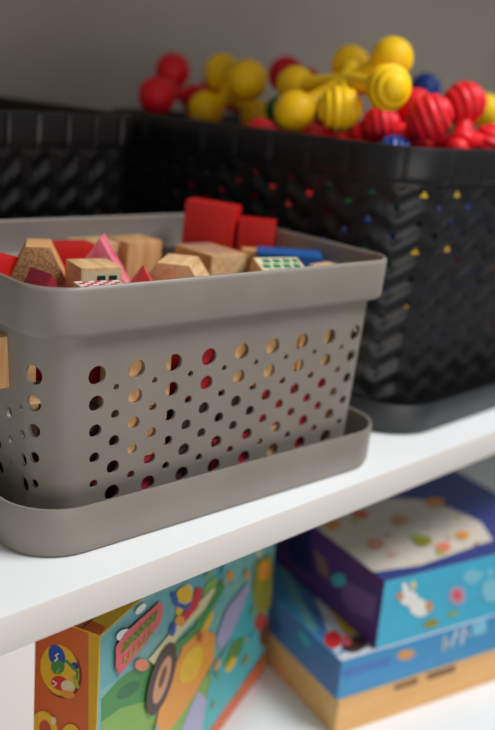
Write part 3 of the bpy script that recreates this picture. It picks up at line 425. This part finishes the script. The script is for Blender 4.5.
# lower layers, seen through the holes
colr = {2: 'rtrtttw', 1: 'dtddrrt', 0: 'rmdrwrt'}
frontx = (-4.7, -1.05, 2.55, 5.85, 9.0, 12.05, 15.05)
mm = {'r': (redd, 'dark red'), 't': (woodz, 'tan'), 'w': (woodp, 'pale wooden'), 'm': (magw, 'magenta'), 'd': (gapw, 'shade-dark brown')}
protos = {}
for L_ in range(3):
    for j in range(5):
        for i in range(7):
            if L_ == 2 and i == 0 and j in (0, 1): continue
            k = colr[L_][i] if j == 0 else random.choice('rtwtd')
            x = -5.15 + i*3.33; y = (6.0, 5.85, 5.72)[L_] + j*3.4; z = .72 + L_*3.14
            if j == 0: x = frontx[i]; y += .4*(i == 0) + .55*(i == 6)
            rz = YT + radians(random.uniform(-3, 3))
            if k not in protos:
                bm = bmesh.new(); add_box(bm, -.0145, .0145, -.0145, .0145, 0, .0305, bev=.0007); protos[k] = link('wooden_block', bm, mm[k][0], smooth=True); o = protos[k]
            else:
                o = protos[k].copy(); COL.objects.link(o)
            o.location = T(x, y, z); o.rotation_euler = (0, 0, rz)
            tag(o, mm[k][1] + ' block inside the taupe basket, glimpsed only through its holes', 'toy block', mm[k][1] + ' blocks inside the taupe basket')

# ------------------------------------------------------------------ knobbed toy connectors
def ballmesh(ribbed):
    bm = bmesh.new(); n = 40; prof = []
    for k in range(n+1):
        t = pi*k/n; r = 1.0
        if ribbed and .12 < t/pi < .88: r = 1 - .09*(.5-.5*cos(t/pi*2*pi*7))
        prof.append((-cos(t)*r, sin(t)*r))
    add_lathe(bm, prof, (0,0,0), (0,0,1), 28)
    for f in bm.faces: f.smooth = True
    return bm
BM_ = {}
def connector(label, color, hub, balls, loc=None, group=None, armr=.62):
    """hub: centre (cm, world); balls: (x,y,z,r,ribbed)"""
    hub = Vector(hub); t = thing('toy_connector', label, 'toy', hub*CM, group=group)
    bm = bmesh.new()
    add_lathe(bm, [(-cos(pi*k/12)*armr*1.25*CM, sin(pi*k/12)*armr*1.25*CM) for k in range(13)], (0,0,0), (0,0,1), 18)
    for b in balls:
        d = (Vector(b[:3]) - hub)*CM; l = d.length
        add_tube(bm, [d*0, d*.35, d*.7, d*max(.8, 1-.5*b[3]*CM/l)], [armr*CM*1.1, armr*CM*.9, armr*CM*.9, armr*CM*1.35], 14)
    link('arms', bm, PL[color], t, smooth=True)
    for b in balls:
        key = (color, bool(b[4]))
        if key not in BM_:
            o = link('ball', ballmesh(b[4]), PL[color]); BM_[key] = o.data
        else:
            o = bpy.data.objects.new('ball', BM_[key]); COL.objects.link(o)
        o.parent = t; dv = Vector(b[:3]) - hub; o.location = dv*CM
        o.scale = (b[3]*CM,)*3
        o.rotation_euler = (Vector(b[4]) if isinstance(b[4], tuple) else dv).to_track_quat('Z', 'Y').to_euler()
    return t
C = connector
C('yellow connector with a finely ribbed middle ball, largest and topmost of the heap', 'yellow', (27.4,15.6,25.6),
  [(23.9,17.9,23.1,1.65,0), (23.7,13.1,23.7,1.75,(.71,-.7,.1)), (23.9,8.9,25.5,1.7,1), (29.0,12.8,27.7,1.7,0), (27.3,21.2,25.1,1.6,0), (30.8,18.4,27.1,1.65,1)], armr=.85)
C('yellow connector on the left of the heap, two balls up and two down', 'yellow', (29.2,30.8,23.9),
  [(29.5,32.7,25.7,1.75,0), (27.6,27.3,25.2,1.8,0), (28.0,32.9,22.3,1.7,0), (31.4,29.4,22.0,1.6,0)], armr=.8)
C('red connector at the far left end of the heap', 'red', (27.9,38.6,23.7),
  [(29.6,40.0,25.5,1.75,0), (25.3,37.0,23.1,1.8,0), (30.4,37.2,23.0,1.5,0)], armr=.8)
C('dark red connector between the far left one and the yellow pair', 'red', (33.5,37.4,22.6), [(34.4,38.6,24.2,1.6,0), (34.8,36.0,23.4,1.5,0)], armr=.8)
C('red connector with two ribbed balls just right of the large yellow one', 'red', (27.6,9.0,22.2),
  [(25.9,6.4,23.7,1.75,(.5,-.75,.5)), (26.2,11.0,22.6,1.6,(.6,-.75,.3)), (29.6,10.4,24.2,1.5,0)], armr=.8)
C('red connector at the right, one ribbed ball raised on an arm', 'red', (32.6,7.6,22.0),
  [(33.6,8.6,24.8,1.8,(.75,-.5,.35)), (30.2,6.4,21.4,.9,0), (35.4,6.9,21.9,1.6,(.1,-.3,1)), (32.4,10.6,21.2,1.0,0)], armr=.85)
C('red connector half hidden behind the left and large yellow ones', 'red', (35.6,29.2,24.0), [(33.9,28.6,26.0,1.7,0), (38.2,29.8,25.4,1.5,0), (36.4,26.4,22.9,1.5,0)], armr=.8)
C('red connector lying low under the large yellow one', 'red', (26.0,17.4,20.6), [(24.0,14.6,21.0,1.3,0), (28.6,14.4,21.4,1.4,0), (24.4,22.0,20.9,1.4,0), (27.4,20.0,21.5,1.3,0)], armr=.8)
C('blue ribbed connector low between the red ones', 'blue', (27.6,11.2,19.2), [(24.1,7.8,20.9,1.45,(.7,-.7,0)), (30.6,12.6,19.3,1.5,1)], armr=.8)
C('blue connector with only its ball top showing behind the red ones', 'blue', (43.4,19.8,23.6), [(44.0,19.8,25.8,1.5,0), (41.0,22.0,22.4,1.4,0)])
C('green connector glimpsed behind the yellow ones at the left', 'green', (31.5,24.6,21.8), [(32.4,23.4,23.6,1.3,0), (29.9,25.4,22.9,1.2,0)], armr=.6)
C('green connector at the right end of the heap', 'green', (41.0,14.6,21.6), [(39.4,13.4,22.4,1.4,0), (43.6,16.0,22.4,1.3,0)], armr=.8)
C('yellow connector cut by the right edge of the photo', 'yellow', (46.6,12.6,22.2), [(45.6,14.0,24.3,1.6,0), (47.2,10.2,22.6,1.4,0)], armr=.8)
k = 0
for zz in (3.2, 8.6, 14.2):
    for yy in (10.5, 21, 31.5):
        for xx in (28.5, 38.5, 47.2):
            c_ = ['blue', 'red', 'yellow', 'green', 'red', 'blue'][(k*5+k//3) % 6]; k += 1
            if c_ == 'yellow' and (yy < 12 or xx < 30) and zz > 5: c_ = 'red'
            h = (xx, yy, zz); e = 2.9
            if xx > 45: e = 2.0
            C(c_+' connector buried in the black basket, glimpsed only through its weave', c_, h,
              [(h[0]+e, h[1]+1, h[2]+.6, 1.25, 0), (h[0]-e, h[1]-1, h[2]+.4, 1.25, 0), (h[0]-.6, h[1]+3.2, h[2]+1.0, 1.25, 0), (h[0]+.6, h[1]-3.2, h[2]+1.2, 1.25, 0)], group=c_+' connectors inside the black basket')


# ------------------------------------------------------------------ boxes in the lower compartment
def carton(par, w, d, h, side_mats, faces, bev=.05, mname='carton'):
    """w along x, d along y, h; faces: dict of part name -> (which face, base material, shapes)"""
    bm = bmesh.new(); add_box(bm, 0, w*CM, 0, d*CM, 0, h*CM, bev=bev*CM)
    link('box_body', bm, side_mats, par, smooth=True)
    for nme, (fc, base, shapes) in faces.items():
        U, V = {'front': (w, h), 'left': (d, h), 'top': (w, d)}[fc]; e = bev*1.1
        sh = [(base, [(e, e), (U-e, e), (U-e, V-e), (e, V-e)])] + [(P[m] if isinstance(m, str) else m, p) for m, p in clip(shapes, e, U-e, e, V-e)]
        conv = {'front': lambda u, v, k: (u*CM, -k, v*CM), 'left': lambda u, v, k: (-k, u*CM, v*CM), 'top': lambda u, v, k: (u*CM, v*CM, h*CM+k)}[fc]
        bm = bmesh.new(); mats = []; prints(bm, sh, conv, mats); o = link(nme, bm, mats, par)
rnd = random.Random(5)
def blobs(n, U0, U1, V0, V1, pal, a0, a1):
    out = []
    for _ in range(n):
        u, v = rnd.uniform(U0, U1), rnd.uniform(V0, V1); a = rnd.uniform(a0, a1); b_ = a*rnd.uniform(.35, .9); q = rnd.uniform(0, pi)
        out.append((rnd.choice(pal), [(u+a*cos(k*pi/5)*cos(q)-b_*sin(k*pi/5)*sin(q), v+a*cos(k*pi/5)*sin(q)+b_*sin(k*pi/5)*cos(q)) for k in range(10)]))
    return out
COVER = COVER[:4] + blobs(26, 8, 27, 8, 19, ['cream','teal2','orange','lavender','green_light','yellow'], .4, 1.3) + COVER[4:] + blobs(30, 7, 27, 1, 18.5, ['cream','red_dull','olive','green','orange','aqua','lime','green_light'], .2, .7)
P_TOP = P_TOP[:1] + blobs(30, 1.0, 14, 1.5, 11, ['white2','tan','cream','brown_tan','cream_grey','lime'], .25, .6) + P_TOP[1:]
P_FRONT = blobs(10, 9, 20, -5.2, -.9, ['aqua2','white2','blue2','lavender'], .4, 1.0) + P_FRONT
ob = thing('game_box', 'orange and teal picture box standing upright beside the white upright', 'game box', T(-4.22, 3.80, -24, YB), YB)
carton(ob, 27.3, 9.5, 19.0, P['yellow'], {'picture_cover': ('front', P['teal'], COVER), 'spine': ('left', P['spine'], SPINE),
    'top_flap': ('top', P['yellow'], [('spine', [(0,0),(.0,9.5),(2.3,9.5),(.9,.2)]), ('brown', [(0,1.2),(2.2,1.2),(2.2,1.35),(0,1.35)])])})
wb = thing('wooden_game_box', 'flat natural wooden box with dark stamped marks, bottom of the stack', 'game box', T(17.3, 6.8, -24, YS), YS)
carton(wb, 26, 24, 3.25, woodbox, {'stamped_front': ('front', woodbox, W_FRONT)})
bb = thing('game_box', 'flat light blue game box in the middle of the stack', 'game box', T(17.2, 6.95, -20.74, YS), YS)
carton(bb, 25.8, 23.6, 3.55, P['boxblue'], {'printed_front': ('front', P['boxblue'], [(m, [(u-(-.1), v-3.26-.0) for u, v in p]) for m, p in B_FRONT]),
    'printed_side': ('left', P['sideblue'], blobs(8, 4, 20, .4, 3.2, ['blue','aqua','teal2','blue2'], .5, 1.4)),
    'printed_lid': ('top', P['boxblue'], B_TOP)})
pb = thing('game_box', 'purple and cyan game box with cream picture lid, on top of the stack', 'game box', T(20.65, 7.2, -17.17, YS), YS)
carton(pb, 21, 16, 6.15, P['purple'], {'picture_lid': ('top', P['topnavy'], P_TOP), 'printed_front': ('front', P['cyan'], [(m, [(u, v+6.15) for u, v in p]) for m, p in P_FRONT]),
    'printed_side': ('left', P['purple'], [(m, [(u, v+6.15) for u, v in p]) for m, p in P_LEFT])})

# ------------------------------------------------------------------ light
def area(name, loc, aim, size, power, col):
    l = bpy.data.lights.new(name, 'AREA'); l.shape = 'RECTANGLE'; l.size, l.size_y = size; l.energy = power; l.color = col
    o = bpy.data.objects.new(name, l); COL.objects.link(o); o.location = loc
    o.rotation_euler = (Vector(aim)-Vector(loc)).to_track_quat('-Z', 'Y').to_euler(); return o
area('key_light', (.7, -.8, 1.75), (.15, .05, 0), (.9, .7), 42, (.98, .99, 1))  # added key lamp, high enough that the upper shelf shades the back
area('fill_light', (-.5, -2.0, -.05), (.3, .1, -.1), (1.8, 1.0), 17, (1, .945, .89))  # added fill lamp, kept low to reach the lower compartment
wd = bpy.data.worlds.new('room'); SC.world = wd; wd.use_nodes = True
wd.node_tree.nodes['Background'].inputs[0].default_value = (.86, .88, .92, 1); wd.node_tree.nodes['Background'].inputs[1].default_value = .17

# ------------------------------------------------------------------ camera
cam = bpy.data.cameras.new('camera'); co = bpy.data.objects.new('camera', cam); COL.objects.link(co); SC.camera = co
r, d, f = (Vector(v) for v in ((0.710792,-0.698597,0.08208), (-0.149311,-0.263879,-0.952929), (0.687373,0.665079,-0.291871)))
M = Matrix((r, -d, -f)).transposed().to_4x4(); M.translation = Vector((-.325, -.33875, .25)); co.matrix_world = M
cam.sensor_fit = 'VERTICAL'; cam.sensor_height = 24; cam.lens = 922.3*24/730; cam.clip_start = .02
cam.dof.use_dof = True; cam.dof.focus_distance = .505; cam.dof.aperture_fstop = 2.7
SC.view_settings.view_transform = 'Standard'; SC.view_settings.look = 'None'; SC.view_settings.exposure = 0
SC.cycles.use_denoising = True
